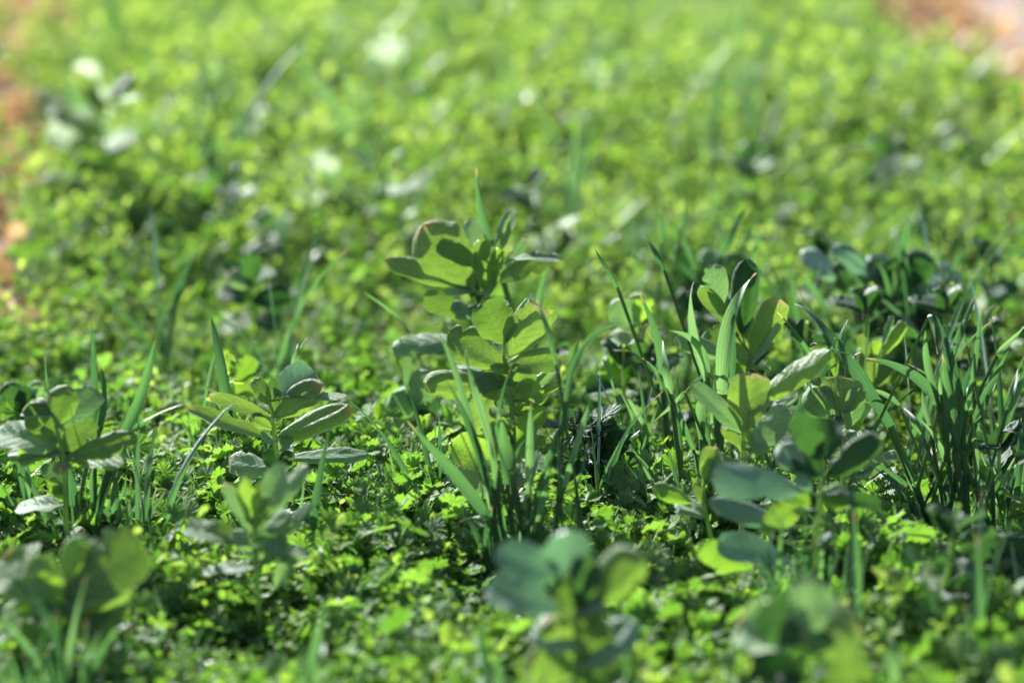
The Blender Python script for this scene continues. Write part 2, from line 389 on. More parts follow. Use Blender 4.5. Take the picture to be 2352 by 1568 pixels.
def sprig_fern(seed):
    rr = random.Random(seed); mb = MB()
    for i in range(rr.randint(6, 9)):
        a = rr.uniform(0, 6.283); h = rr.uniform(.025, .075); o = rr.uniform(.01, .045)
        d = Vector((math.cos(a), math.sin(a), 0)); pts = [Vector((0, 0, 0)), d*o*.4+Vector((0, 0, h*.7)), d*o+Vector((0, 0, h))]
        mb.tube([tuple(p) for p in pts], [.0009, .0007, .0004], 3, 1, rr.random()); ti = rr.random()
        sd = Vector((-d.y, d.x, 0)); n = 5
        for k in range(n+1):
            t = .3+.7*k/n; p = pts[1]*(1-t)*2*t + pts[2]*t*t; ls = .017*(1.15-.55*t)*rr.uniform(.85, 1.15)
            if k == n: dirs = [d]
            else: dirs = [sd+d*.5, -sd+d*.5]
            for dd in dirs:
                up = Vector((0, 0, 1))-d*.5
                mbleaf(mb, p, dd+Vector((0, 0, .15)), up, ls, ls*.42, 0, ti, 2, 3, a=.6, b=.5, fold=.25, droop=.4, wave=0)
                for q in (.45, .7):
                    for sg in (1, -1):
                        e = (dd.normalized()*.8 + d.cross(Vector((0, 0, 1)))*0 + Vector((-dd.y, dd.x, 0)).normalized()*sg)
                        mbleaf(mb, p+dd.normalized()*ls*q, e, up, ls*.5, ls*.26, 0, ti, 2, 2, a=.6, b=.5, fold=.2, droop=.2, wave=0)
    return mb.build('feathered_sprig', [M_FERN, M_STEM])
def sprig_broad(seed):
    rr = random.Random(seed); mb = MB()
    n = rr.randint(5, 8)
    for i in range(n):
        a = rr.uniform(0, 6.283); h = rr.uniform(.01, .05)
        p = Vector((math.cos(a)*.008, math.sin(a)*.008, h)); l = rr.uniform(.02, .042)
        mb.tube([(0, 0, 0), tuple(p)], [.0012, .001], 3, 1, rr.random())
        mbleaf(mb, p, Vector((math.cos(a), math.sin(a), rr.uniform(.2, 1.8))), Vector((0, 0, 1))+up_t(rr, .6)*.3, l, l*rr.uniform(.4, .62), 0, rr.random(), 4, 6, a=.8, b=.45, fold=.3, droop=rr.uniform(0, 1), cup=.05, wave=.03)
    return mb.build('broad_sprig', [M_VETCH if seed % 2 else M_MEDIC, M_STEM])
def sprig_vetch(seed):
    rr = random.Random(seed); mb = MB()
    for s_ in range(rr.randint(2, 4)):
        a = rr.uniform(0, 6.283); h = rr.uniform(.06, .15); ln = rr.uniform(.01, .07)
        o = Vector((rr.uniform(-.02, .02), rr.uniform(-.02, .02), 0)); p1 = o+Vector((math.cos(a)*ln*.3, math.sin(a)*ln*.3, h*.6)); p2 = o+Vector((math.cos(a)*ln, math.sin(a)*ln, h))
        mb.tube([tuple(o), tuple(p1), tuple(p2)], [.0014, .0012, .0007], 4, 1, rr.random()); n = rr.randint(6, 9)
        for k in range(n):
            t = .25+.75*k/(n-1); p = o.lerp(p1, t/.6) if t < .6 else p1.lerp(p2, (t-.6)/.4); b = a+k*2.4+rr.uniform(-.4, .4)
            for q in (-.5, .5):
                l = rr.uniform(.016, .031)*(1.15-.4*t)
                mbleaf(mb, p, (math.cos(b+q), math.sin(b+q), rr.uniform(-.1, 1.1)+(1.0 if k == n-1 else 0)), up_t(rr, rr.uniform(0, .8)), l, l*rr.uniform(.4, .62), 0, rr.random(), 4, 5, a=.75, b=.5, fold=.25, droop=rr.uniform(-.2, .9), cup=.03, wave=.03)
    return mb.build('vetch_sprig', [M_VETCH, M_STEM])
def sprig_wisp(seed):
    rr = random.Random(seed); mb = MB()
    for i in range(rr.randint(5, 8)):
        a = rr.uniform(0, 6.283); h = rr.uniform(.04, .11); o = rr.uniform(.01, .05)
        p0 = Vector((rr.uniform(-.01, .01), rr.uniform(-.01, .01), 0)); p2 = p0+Vector((math.cos(a)*o, math.sin(a)*o, h)); p1 = (p0+p2)/2+Vector((-math.cos(a)*o*.2, -math.sin(a)*o*.2, .01))
        w = rr.uniform(.0018, .004); rows = []; uvs = []
        s = Vector((-math.sin(a+.7), math.cos(a+.7), 0)); c = p1*2-(p0+p2)*.5
        for r in range(7):
            t = r/6; p = p0*(1-t)**2+c*2*t*(1-t)+p2*t*t; ww = w*.5*(1-t**2)+.00005
            rows.append([p-s*ww, p, p+s*ww]); uvs.append([(0, t), (.5, t), (1, t)])
        mb.grid(rows, uvs, 0, rr.random())
    return mb.build('grass_wisp', [M_GRASSL, M_STEM])
def litter_piece(seed):
    rr = random.Random(seed); mb = MB()
    for i in range(3):
        l = rr.uniform(.02, .055)
        mbleaf(mb, (rr.uniform(-.03, .03), rr.uniform(-.03, .03), rr.uniform(.004, .02)), (rr.uniform(-1, 1), rr.uniform(-1, 1), rr.uniform(-.1, .4)), up_t(rr, rr.uniform(0, .8)), l, l*rr.uniform(.4, .8), 0, rr.random(), 4, 5, a=.6, b=.5, fold=.4, droop=rr.uniform(-1, 1.4), wave=.05)
    return mb.build('dry_leaf_litter', [M_LITTER])

def gn_instancer(name, coll):
    ng = bpy.data.node_groups.new(name, 'GeometryNodeTree')
    ng.interface.new_socket('Geometry', in_out='INPUT', socket_type='NodeSocketGeometry')
    ng.interface.new_socket('Geometry', in_out='OUTPUT', socket_type='NodeSocketGeometry')
    n = ng.nodes; l = ng.links
    gi = n.new('NodeGroupInput'); go = n.new('NodeGroupOutput'); ip = n.new('GeometryNodeInstanceOnPoints'); ci = n.new('GeometryNodeCollectionInfo')
    ci.inputs['Collection'].default_value = coll; ci.inputs['Separate Children'].default_value = True; ci.inputs['Reset Children'].default_value = True
    ip.inputs['Pick Instance'].default_value = True
    def na(nm, ty):
        x = n.new('GeometryNodeInputNamedAttribute'); x.data_type = ty; x.inputs['Name'].default_value = nm
        return x.outputs['Attribute']
    l.new(gi.outputs[0], ip.inputs['Points']); l.new(ci.outputs[0], ip.inputs['Instance'])
    l.new(na('variant', 'INT'), ip.inputs['Instance Index']); l.new(na('scl', 'FLOAT'), ip.inputs['Scale'])
    er = n.new('FunctionNodeEulerToRotation'); l.new(na('rot', 'FLOAT_VECTOR'), er.inputs[0]); l.new(er.outputs[0], ip.inputs['Rotation'])
    l.new(ip.outputs[0], go.inputs[0]); return ng
def scatter(name, maker, nvar, P, scl, rot, seed):
    coll = bpy.data.collections.new(name+'_sprigs')
    for i in range(nvar): 
        o = bpy.data.objects.new('sprig', maker(seed+i)); coll.objects.link(o)
    me = bpy.data.meshes.new(name); me.vertices.add(len(P)); me.vertices.foreach_set('co', P.astype(np.float32).ravel())
    a = me.attributes.new('scl', 'FLOAT', 'POINT'); a.data.foreach_set('value', scl.astype(np.float32))
    a = me.attributes.new('rot', 'FLOAT_VECTOR', 'POINT'); a.data.foreach_set('vector', rot.astype(np.float32).ravel())
    a = me.attributes.new('variant', 'INT', 'POINT'); a.data.foreach_set('value', RNG.integers(0, nvar, len(P)).astype(np.int32))
    o = obj(name, me); md = o.modifiers.new('scatter', 'NODES'); md.node_group = gn_instancer(name, coll); return o

# candidate points, denser near the camera
def pts_in(n, y0, y1, margin):
    y = RNG.uniform(y0, y1, n); hw = .18*(y*1.04)+margin; x = RNG.uniform(-1, 1, n)*hw
    # uniform area density: accept in proportion to half width
    k = RNG.uniform(0, 1, n) < hw/hw.max(); return x[k], y[k]
XS, YS = [], []
for n, y0, y1, mg in ((19000, 1.9, 3.6, .35), (32000, 3.6, 6.0, .5), (50000, 6.0, 12.5, .7)):
    a, b = pts_in(n, y0, y1, mg); XS.append(a); YS.append(b)
x = np.concatenate(XS); y = np.concatenate(YS)
rag = .07*field(x, y, 6.0, 5)
inb = ((x > left_edge(y)+rag) & (x < right_edge(y)+rag)) | ((RNG.uniform(0, 1, len(x)) < .015) & (y < 8)); x, y = x[inb], y[inb]
hum = .5+.5*np.tanh(1.2*field(x, y, 2.6, 3)+.4*field(x, y, 8.0, 9))      # low hummocks and hollows of the cover
dens = RNG.uniform(0, 1, len(x)) < (.42+.58*hum+.35*np.clip((y-3)/2,0,1)); x, y, hum = x[dens], y[dens], hum[dens]
n = len(x)
f1 = field(x, y, 3.4, 0)+RNG.normal(0, .55, n); f2 = field(x, y, 3.0, 12)+RNG.normal(0, .55, n)
kind = np.zeros(n, int)
kind[(f1 > -.35)] = 0; kind[(f1 <= -.35)] = 1
kind[(f2 > .75)] = 2; kind[(f2 < -.75)] = 3
u = RNG.uniform(0, 1, n); kind[u < .07] = 4; kind[u > .94] = 6
scl = RNG.uniform(.55, 1.25, n)*(.5+.28*np.clip((y-3)/2,0,1)+(.78-.52*np.clip((y-3)/2,0,1))*hum)
far = np.clip((y-3.15)/1.5, 0, 1); kind[(RNG.uniform(0, 1, n) < .34*far) & (f1+f2 > -1.2)] = 5
scl *= (1+np.clip((y-3.4)/5, 0, .12))*(.78+.22*far)
scl[(RNG.uniform(0, 1, n) < .10) & (kind == 5)] *= 1.25
kind[(RNG.uniform(0, 1, n) < .010)] = 5
ww_ = (RNG.uniform(0, 1, n) < .07*far); kind[ww_] = 6; scl[ww_] *= 1.7
for (rx, ry_, ra) in ((152, 1275, .09), (596, 1405, .10), (1178, 1285, .08), (135, 1560, .08), (640, 1190, .07), (1880, 1400, .07), (1700, 1240, .07), (1305, 1740, .06), (2205, 1200, .08)):
    q = ground(rx, ry_, .045); dd = np.hypot((x-q.x)/ra, (y-(q.y-ra*.7))/(ra*1.6)); scl *= .5+.5*np.clip(dd-.35, 0, 1)**.7     # the cover is thin where a big plant takes the light
rot = np.stack([RNG.normal(0, .2, n), RNG.normal(0, .2, n), RNG.uniform(0, 6.283, n)], -1)
P = np.stack([x, y, soil_h(x, y)+.012*hum], -1)
KINDS = [('cranesbill_ground_cover', sprig_fan, 8, 'low grey green fan shaped serrated leaves carpeting the bed', 'ground cover'),
         ('chickweed_ground_cover', sprig_chick, 8, 'bright yellow green tiny oval leaves carpeting the bed', 'ground cover'),
         ('trefoil_ground_cover', sprig_tref, 6, 'low three part clover leaves spread through the bed', 'ground cover'),
         ('feathered_ground_cover', sprig_fern, 6, 'feathery deeply cut little leaves spread through the bed', 'ground cover'),
         ('broadleaf_ground_cover', sprig_broad, 6, 'small upright tongue shaped seedlings spread through the bed', 'ground cover'),
         ('vetch_ground_cover', sprig_vetch, 8, 'taller leafy vetch shoots growing up through the low leaves', 'ground cover'),
         ('grass', sprig_wisp, 6, 'short thin grass wisps poking through the low leaves', 'grass')]
for k, (nm, mk, nv, lab, cat) in enumerate(KINDS):
    s = kind == k; o = scatter(nm, mk, nv, P[s], scl[s], rot[s], 100*k+5)
    o['kind'] = 'stuff'; o['label'] = lab; o['category'] = cat
# dry leaves outside the bed and a few within it
a, b = pts_in(14000, 3.0, 12.5, .6); out = (a < left_edge(b)+.05+.07*field(a, b, 6.0, 5)) | ((a > right_edge(b)-.05+.07*field(a, b, 6., 5)) & (a < right_edge(b)+.30)) | (RNG.uniform(0, 1, len(a)) < .012)
a, b = a[out], b[out]; n = len(a)
o = scatter('leaf_litter', litter_piece, 8, np.stack([a, b, soil_h(a, b)+.004], -1), RNG.uniform(.7, 1.3, n), np.stack([RNG.normal(0, .25, n), RNG.normal(0, .25, n), RNG.uniform(0, 6.28, n)], -1), 900)
o['kind'] = 'stuff'; o['label'] = 'dry orange brown leaves lying on bare soil along the bed edges'; o['category'] = 'leaf litter'

def straw_piece(seed):
    rr = random.Random(seed); mb = MB()
    for i in range(2):
        a = rr.uniform(0, 6.28); l = rr.uniform(.012, .035); p = Vector((rr.uniform(-.02, .02), rr.uniform(-.02, .02), rr.uniform(.02, .05))); d = Vector((math.cos(a), math.sin(a), rr.uniform(-.3, .4)))
        mb.tube([tuple(p-d*l), tuple(p+Vector((0, 0, .004))), tuple(p+d*l)], [.0006, .0007, .0004], 4, 0, rr.random())
    return mb.build('straw_bits', [M_STRAW])
a, b = pts_in(1500, 2.45, 8, .3); n = len(a)
o = scatter('straw_litter', straw_piece, 6, np.stack([a, b, soil_h(a, b)+.004], -1), RNG.uniform(.7, 1.2, n), np.stack([RNG.normal(0, .25, n), RNG.normal(0, .25, n), RNG.uniform(0, 6.28, n)], -1), 950)
o['kind'] = 'stuff'; o['label'] = 'thin bits of dry straw caught among the low leaves'; o['category'] = 'straw'

# ------------------------------------------------------------------ plants as things
def thing(name, loc, label, cat, group=None):
    o = bpy.data.objects.new(name, None); COL.objects.link(o); o.location = loc; o.empty_display_size = .03
    o['label'] = label; o['category'] = cat
    if group: o['group'] = group
    return o
MATS = {'g': M_BEAN, 'p': M_BEANP, 'y': M_BEANY, 'd': M_BEAND, 'b': M_BEANB, 'w': M_BEANW}
C1 = (0, 752.6, .36); C2 = (752.6, 376.3, .36); C3 = (752.6, 846.7, .36); C4 = (1505.3, 470.4, .36); C5 = (1505.3, 987.8, .3702); D0 = (0, 0, 1)
def cv(c, x, y): return c[0]+x*c[2], c[1]+y*c[2]
GB = 'bean plants rising above the ground cover'
def bean(c, root, stem, leaves, label, seed, name='bean_plant', cat='bean plant', fill=0, kinds='gpyd', srad=7):
    """root: where it stands on the ground; leaves: attach x,y, tip x,y, width, facing 0 flat..1 upright to the viewer, kind"""
    rr = random.Random(seed); fr = Frame(*root); t = thing(name, fr.o, label, cat, GB if cat == 'bean plant' else None)
    st = [fr.pt(*cv(c, *p)) for p in stem]; st = [Vector((st[0].x*.6, 0, -.005))] + st
    mb = MB(); n = len(st)
    # smooth the stem through its points
    pts = []; 
    for i in range(n-1):
        for q in range(3): pts.append(st[i].lerp(st[i+1], q/3))
    pts.append(st[-1]); r0 = fr.m(srad)*c[2]/.36*.36*2.0 if False else fr.m(srad)
    mb.tube([tuple(p) for p in pts], [r0*(1-.5*i/len(pts)) for i in range(len(pts))], 8, 0, rr.random())
    obj('stem', mb.build('bean_stem', [M_STEM]), t)
    for L in leaves:
        ax, ay, tx, ty, w, f, k = L[:7]
        dep = L[7] if len(L) > 7 else rr.uniform(-.6, .6)*(1-f*.5)
        a = fr.pt(*cv(c, ax, ay)); cl = min(pts, key=lambda q: (q-(a-Vector((0, 0, .004)))).length)
        if (cl-a).length < .05: a = a.lerp(cl, .6)
        ln = (Vector((tx, ty))-Vector((ax, ay))).length*c[2]
        dy = fr.m(ln)*dep
        b = fr.pt(*cv(c, tx, ty), dy); d = b-a
        nh = Vector((rr.uniform(-.2, .2)-.12*(1 if tx > ax else -1)*f, -f, 1-f+.15))
        W_ = fr.m(w*c[2])*1.22; 
        if f < .45: W_ *= 1.5
        lf = obj('leaf', bean_mesh(rr.randrange(16), MATS[k]), t, orient(a, d, nh, d.length*1.07, W_))
        # short leafstalk back to the stem
        if (cl-a).length > .004:
            sk = MB(); sk.tube([tuple(cl), tuple(cl.lerp(a, .6)-Vector((0, 0, .002))), tuple(a + d*.06)], [r0*.42, r0*.34, r0*.28], 5, 0, rr.random()); obj('leafstalk', sk.build('leafstalk', [M_STEM]), t)
    for i in range(fill):
        q = pts[int(len(pts)*(.15+.6*i/max(1, fill)))]; az = i*2.4+rr.uniform(-.4, .4); l = fr.m(rr.uniform(75, 130)*.6)
        d = Vector((math.cos(az), math.sin(az), rr.uniform(.1, .9)))
        obj('leaf', bean_mesh(rr.randrange(16), MATS[rr.choice(kinds)]), t, orient(q, d, Vector((rr.uniform(-.3, .3), rr.uniform(-.7, .2), 1)), l, l*rr.uniform(.55, .7)))
    return t

bean(C1, (152, 1275), [(417, 1100), (410, 850), (395, 770), (360, 640), (350, 560)], [
  (320,750,-40,640,210,.62,'p'), (410,780,120,815,110,.6,'y'), (350,740,195,500,180,.9,'g'), (365,610,400,395,170,.85,'g'), (395,620,600,385,170,.6,'p',.4),
  (330,560,140,490,120,.5,'p',.5), (400,775,585,585,160,.85,'g'), (425,820,845,690,130,.62,'g'), (600,860,790,800,110,.4,'y'), (400,960,275,880,80,.5,'p'),
  (385,1180,80,1130,100,.4,'p'), (380,1130,330,960,80,.8,'y'), (395,1200,380,1290,90,.8,'d'), (330,760,60,790,70,.3,'p',.6), (420,1080,340,1010,70,.8,'y')],
  'bean plant with a thick pale stem and broad leaves, cut by the photo\'s left edge', 11, fill=5)
bean(C1, (640, 1190), [(1785, 1000), (1770, 850), (1745, 650), (1740, 540), (1705, 430)], [
  (1735,700,1225,530,100,.6,'g',.1), (1740,565,1355,430,80,.6,'g',-.1), (1700,480,1620,315,85,.9,'g'), (1745,540,1750,340,90,.9,'g'), (1770,560,2000,365,155,.8,'g',-.2),
  (1800,420,1990,290,130,.3,'b',.6), (1770,660,2195,495,140,.65,'g'), (1980,380,2205,420,50,.4,'g'), (1850,800,2325,780,80,.4,'p'), (1710,870,1475,840,120,.4,'p'),
  (1740,640,1615,560,80,.7,'g'), (1800,780,1865,690,75,.8,'p'), (1790,900,1710,760,90,.9,'d'), (1790,900,1840,790,90,.9,'d'), (1700,470,1640,420,40,.8,'y')],
  'bean plant with long drooping leaves and one blue white leaf on top', 12, fill=3, srad=6)
bean(C1, (596, 1405), [(1640, 1500), (1620, 1380), (1625, 1250), (1650, 1150)], [
  (1625,1300,1435,975,84,.85,'p'), (1650,1280,1565,965,120,.85,'y'), (1665,1260,1690,985,138,.85,'g'), (1740,1210,1945,895,108,.75,'p'), (1735,1120,1800,895,150,.6,'p'),
  (1545,1345,1205,1270,150,.6,'g'), (1640,1380,1765,1285,168,.4,'p'), (1760,1290,1840,1195,132,.6,'p'), (1850,1380,1965,1125,66,.6,'p'), (1600,1570,1300,1550,78,.4,'p'),
  (1700,1520,1790,1360,108,.6,'p'), (1830,1450,1975,1430,108,.3,'p'), (1930,1590,1860,1440,96,.5,'p'), (1620,1380,1490,1300,102,.5,'p'), (1680,1400,1640,1500,84,.6,'p'), (1640,1240,1560,1180,48,.8,'p')],
  'small pale bean plant with narrow upright leaves and crumpled whitish lower leaves', 13, fill=4)
bean(C2, (1172, 1205), [(1185, 2000), (1180, 1700), (1165, 1400), (1125, 1240), (1130, 1100)], [
  (1110,1290,785,1080,215,.9,'g',.1), (1135,1140,1010,905,230,.9,'g',-.1), (1145,1130,1185,965,65,.9,'g'), (1190,1225,1340,930,190,.88,'g'), (1185,1000,1275,865,65,.6,'p',.4),
  (1210,1210,1430,950,90,.7,'y'), (1085,1340,845,1250,100,.3,'p',.3), (1105,1300,1445,1240,140,.7,'g'), (1100,1420,660,1400,150,.75,'g'), (1110,1500,975,1355,150,.85,'g'),
  (1190,1510,1280,1250,150,.88,'g'), (1200,1560,1400,1340,140,.8,'y'), (1370,1560,1440,1345,60,.5,'p'), (1400,1480,1475,1390,50,.7,'y'), (1060,1706,865,1540,190,.85,'g'),
  (1175,1610,1330,1410,160,.85,'y'), (1175,1790,1390,1560,150,.8,'y'), (1190,1870,1385,1690,120,.75,'g'), (1070,1910,775,1770,190,.85,'y'), (1040,2100,840,1950,140,.4,'p'),
  (1135,1640,1150,1440,65,.6,'p'), (1195,1980,1375,1840,110,.4,'p'), (1420,2130,1565,2060,70,.5,'y'), (860,2240,755,2190,100,.6,'y'), (1430,2080,1455,1970,60,.8,'y'), (1180,1750,1050,1650,150,.8,'g'), (1180,1950,1040,1850,150,.7,'g'), (1120,1400,1090,1280,70,.8,'y')],
  'tallest sharp bean plant, stacked ruffled leaves directly behind the central grass tuft', 14, fill=22, kinds='gggy', srad=7)
bean(C2, (1125, 1010), [(1010, 1250), (960, 1000), (1045, 760), (1060, 620)], [
  (800,735,625,415,290,.9,'g',.1), (780,710,385,605,115,.6,'g'), (885,560,900,350,95,.6,'p'), (1040,800,970,500,130,.85,'g'), (1060,820,1085,550,80,.85,'y'),
  (1055,430,1145,310,50,.6,'p'), (1100,745,1430,575,130,.7,'g'), (1340,585,1505,580,55,.2,'p'), (1100,720,1265,475,60,.7,'p'), (1120,520,1175,290,95,.75,'g'),
  (890,780,755,800,50,.3,'p'), (965,970,815,880,60,.3,'p'), (930,1020,710,1045,130,.7,'y'), (680,1130,435,1170,95,.4,'p'), (830,1140,560,1190,110,.6,'g'),
  (780,950,620,840,120,.7,'g'), (1170,900,1080,860,60,.5,'p'), (930,900,880,620,110,.9,'d'), (860,640,720,520,120,.8,'g'), (900,860,880,1000,80,.7,'d')],
  'large slightly blurred bean plant with a wide diamond leaf, behind the tallest sharp one', 15, fill=7, srad=9)
bean(C4, (1700, 1240), [(560, 1800), (560, 1550), (560, 1430), (590, 1330)], [
  (545,1435,232,1125,125,.65,'p'), (560,1425,615,1105,230,.92,'g',.0), (620,1570,820,1315,170,.8,'p'), (680,1175,1085,950,140,.75,'y'), (865,1490,920,1355,55,.85,'y'),
  (540,1560,635,1440,60,.7,'y'), (560,1540,430,1420,60,.7,'g'), (700,1560,840,1460,70,.5,'p'), (560,1650,380,1600,100,.5,'g')],
  'bean plant with one rounded erect leaf beside a folded pale leaf, right of centre', 16, fill=5)
bean(C4, (1720, 1060), [(590, 1250), (590, 1050), (600, 940)], [
  (600,1010,555,715,190,.88,'g'), (625,1005,775,635,170,.85,'g'), (610,1015,775,765,60,.5,'p'), (560,1110,350,790,200,.85,'g'), (410,680,380,395,140,.8,'p'),
  (300,930,160,840,110,.5,'p'), (480,700,570,380,150,.85,'d'), (540,1120,420,1000,120,.8,'y'), (430,690,300,520,90,.7,'g'), (640,1040,700,1180,90,.7,'d')],
  'bean plant with tall cupped leaves standing behind the twisted grass blades', 17, fill=6)
bean(C4, (1930, 1190), [(1190, 1700), (1180, 1450), (1150, 1300), (1150, 1100)], [
  (1150,1375,1005,1185,190,.9,'p'), (1215,1295,1200,1085,240,.92,'g'), (1290,1410,1290,1190,120,.85,'p'), (860,1110,1005,1085,110,.6,'g'), (1150,1100,1130,930,60,.85,'y'), (1210,1440,1120,1540,90,.7,'g')],
  'pea plant with rounded leaves and curly tendrils right of the slanting grass blade', 18, fill=3, name='pea_plant', cat='pea plant', srad=4)
bean(C4, (2040, 1010), [(1400, 1350), (1395, 1150), (1400, 1000)], [
  (1390,1130,1345,900,110,.85,'g'), (1400,960,1412,860,60,.85,'y'), (1485,930,1575,755,75,.85,'y'), (1500,780,1500,720,40,.5,'p'), (1400,1150,1480,1000,90,.85,'g'), (1400,1200,1330,1100,70,.8,'p'), (1350,1000,1310,830,60,.9,'g')],
  'slim pale pea plant with pod like folded leaves behind the dark arching blade', 19, name='pea_plant', cat='pea plant', srad=4)
bean(C5, (1880, 1400), [(980, 1000), (1000, 600), (1040, 300), (1030, 150)], [
  (1050,270,820,65,180,.8,'d'), (1055,285,1340,50,150,.75,'d'), (1040,160,1100,-90,180,.85,'d'), (1030,180,900,-80,160,.85,'d'), (800,330,385,265,210,.5,'b',-.4), (790,260,800,100,150,.6,'b'),
  (700,590,365,440,140,.5,'b'), (650,640,880,430,150,.75,'y'), (1010,400,1200,380,150,.7,'y'), (620,840,285,740,140,.75,'y'), (640,800,420,670,140,.3,'b'), (870,350,885,255,75,.7,'b'), (1180,430,1380,450,90,.6,'d'), (900,420,720,330,120,.8,'y')],
  'dark blurred bean plant with a blue grey leaf and a yellow green skirt, right side', 20, fill=6, kinds='dgd', srad=8)
bean(C5, (1650, 1290), [(350, 690), (300, 450), (305, 300)], [(305,310,385,115,120,.85,'g'), (305,330,345,150,80,.8,'p'), (300,450,250,330,60,.8,'g'), (140,430,0,350,100,.6,'y'), (290,520,140,430,100,.4,'p')],
  'slender curved seedling with one folded upright leaf left of the blue grey leaf', 21, name='seedling', cat='seedling', srad=7)
bean(C3, (1305, 1650), [(1560, 2300), (1600, 1750), (1560, 1450), (1530, 1330)], [
  (1410,1310,1085,1170,220,.75,'b'), (1480,1290,1530,1040,250,.8,'b'), (1330,1520,1050,1390,240,.7,'b'), (1730,1480,1960,1190,240,.8,'g'), (1680,1520,1480,1400,200,.8,'g'), (1800,1580,1650,1220,180,.8,'d'),
  (1600,1800,1350,1620,240,.5,'b'), (1650,1850,1900,1620,220,.5,'b'), (1600,1650,1700,1480,220,.85,'g'), (1560,1400,1700,1270,150,.7,'d'), (1600,1900,1300,1850,240,.7,'g'), (1620,2000,1900,1880,240,.7,'g'), (1600,1850,1720,1600,240,.85,'g'),(1560,1900,1440,1600,220,.85,'g')],
  'strongly blurred bean plant with grey white leaves at the bottom edge centre', 22, fill=6, kinds='bgd', srad=9)
bean(D0, (135, 1520), [(140, 1460), (140, 1400), (150, 1320)], [
  (135,1360,0,1270,125,.7,'g'), (150,1360,295,1255,130,.7,'g'), (150,1340,170,1240,60,.8,'y'), (140,1370,60,1420,80,.6,'g'), (130,1480,50,1430,95,.9,'g'), (150,1420,250,1440,80,.7,'g'), (140,1400,200,1330,60,.7,'p'), (145,1500,270,1480,80,.5,'g'), (140,1500,20,1500,80,.5,'p'), (140,1440,20,1370,120,.6,'y'), (150,1440,290,1370,120,.6,'g'), (140,1460,90,1490,110,.5,'g'), (140,1400,60,1330,110,.8,'y'), (150,1400,260,1310,100,.8,'g'), (150,1370,215,1270,70,.8,'p')],
  'blurred bean plant with broad cupped leaves in the bottom left corner', 23, fill=5, srad=7)
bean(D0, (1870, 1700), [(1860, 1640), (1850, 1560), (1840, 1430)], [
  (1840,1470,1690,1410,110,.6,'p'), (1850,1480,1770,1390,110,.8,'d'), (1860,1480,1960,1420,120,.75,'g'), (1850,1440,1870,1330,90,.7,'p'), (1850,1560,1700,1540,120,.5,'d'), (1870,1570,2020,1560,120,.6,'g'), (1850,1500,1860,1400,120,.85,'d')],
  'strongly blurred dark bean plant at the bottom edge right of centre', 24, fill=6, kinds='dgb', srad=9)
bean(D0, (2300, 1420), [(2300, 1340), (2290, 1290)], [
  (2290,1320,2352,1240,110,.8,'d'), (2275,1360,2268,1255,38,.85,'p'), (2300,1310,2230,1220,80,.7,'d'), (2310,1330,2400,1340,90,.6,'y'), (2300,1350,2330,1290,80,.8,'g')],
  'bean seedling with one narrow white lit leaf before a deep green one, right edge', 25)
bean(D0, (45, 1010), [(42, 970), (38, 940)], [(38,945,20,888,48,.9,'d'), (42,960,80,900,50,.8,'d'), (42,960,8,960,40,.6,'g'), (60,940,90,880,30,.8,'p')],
  'small dark round leaf seedling behind the left edge bean plant', 26, name='seedling', cat='seedling', srad=3)
bean(D0, (955, 1010), [(958, 980), (950, 940)], [
  (950,950,905,905,62,.9,'p'), (950,945,975,860,62,.9,'p'), (952,950,995,915,50,.9,'d'), (950,960,990,960,50,.7,'p'), (942,930,935,815,24,.85,'p')],
  'low pea plant with grey green round leaves just left of the tallest bean', 27, name='pea_plant', cat='pea plant', srad=3)
bean(D0, (1465, 960), [(1460, 900), (1450, 830), (1455, 720)], [
  (1455,745,1420,690,60,.85,'p'), (1460,740,1475,680,50,.8,'y'), (1440,860,1380,850,55,.6,'y'), (1450,870,1490,810,80,.8,'y'), (1440,880,1400,820,70,.7,'y'), (1455,800,1395,770,60,.5,'p'), (1460,900,1530,880,60,.6,'g')],
  'pale pea plant with yellow green spread leaves between the two tall bean plants', 28, fill=4, name='pea_plant', cat='pea plant', srad=3)
bean(D0, (540, 985), [(535, 940), (535, 890), (530, 840)], [
  (530,860,515,805,24,.8,'y'), (540,880,575,825,38,.8,'y'), (575,860,590,835,30,.6,'p'), (545,930,575,880,46,.85,'y'), (530,920,500,880,30,.7,'y'), (560,900,580,930,36,.7,'p')],
  'pale yellow curled bean shoots just behind the long leafed bean plant', 29)
bean(D0, (600, 800), [(590, 740), (575, 660)], [
  (570,655,535,625,34,.5,'p'), (575,650,620,610,40,.5,'p'), (575,690,500,660,50,.7,'d'), (580,690,660,680,55,.7,'d'), (580,740,640,720,60,.6,'d'), (570,730,500,740,50,.6,'g'), (575,660,580,590,40,.8,'d'), (580,660,520,600,40,.6,'d')],
  'dark blurred bean plant with a lit whitish tip, behind the left grass blade', 30)
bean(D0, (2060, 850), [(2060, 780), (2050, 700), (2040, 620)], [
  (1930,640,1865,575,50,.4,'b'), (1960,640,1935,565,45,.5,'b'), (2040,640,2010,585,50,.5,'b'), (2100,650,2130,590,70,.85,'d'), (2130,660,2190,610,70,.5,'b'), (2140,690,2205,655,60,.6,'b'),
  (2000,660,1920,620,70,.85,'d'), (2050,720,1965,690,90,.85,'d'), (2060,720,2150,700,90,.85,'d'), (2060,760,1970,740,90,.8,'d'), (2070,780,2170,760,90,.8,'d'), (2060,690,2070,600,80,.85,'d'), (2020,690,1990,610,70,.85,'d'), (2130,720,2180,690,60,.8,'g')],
  'dark bushy blurred bean plant with pale blue tips, upper right', 31, fill=20, kinds='ddb', srad=6)
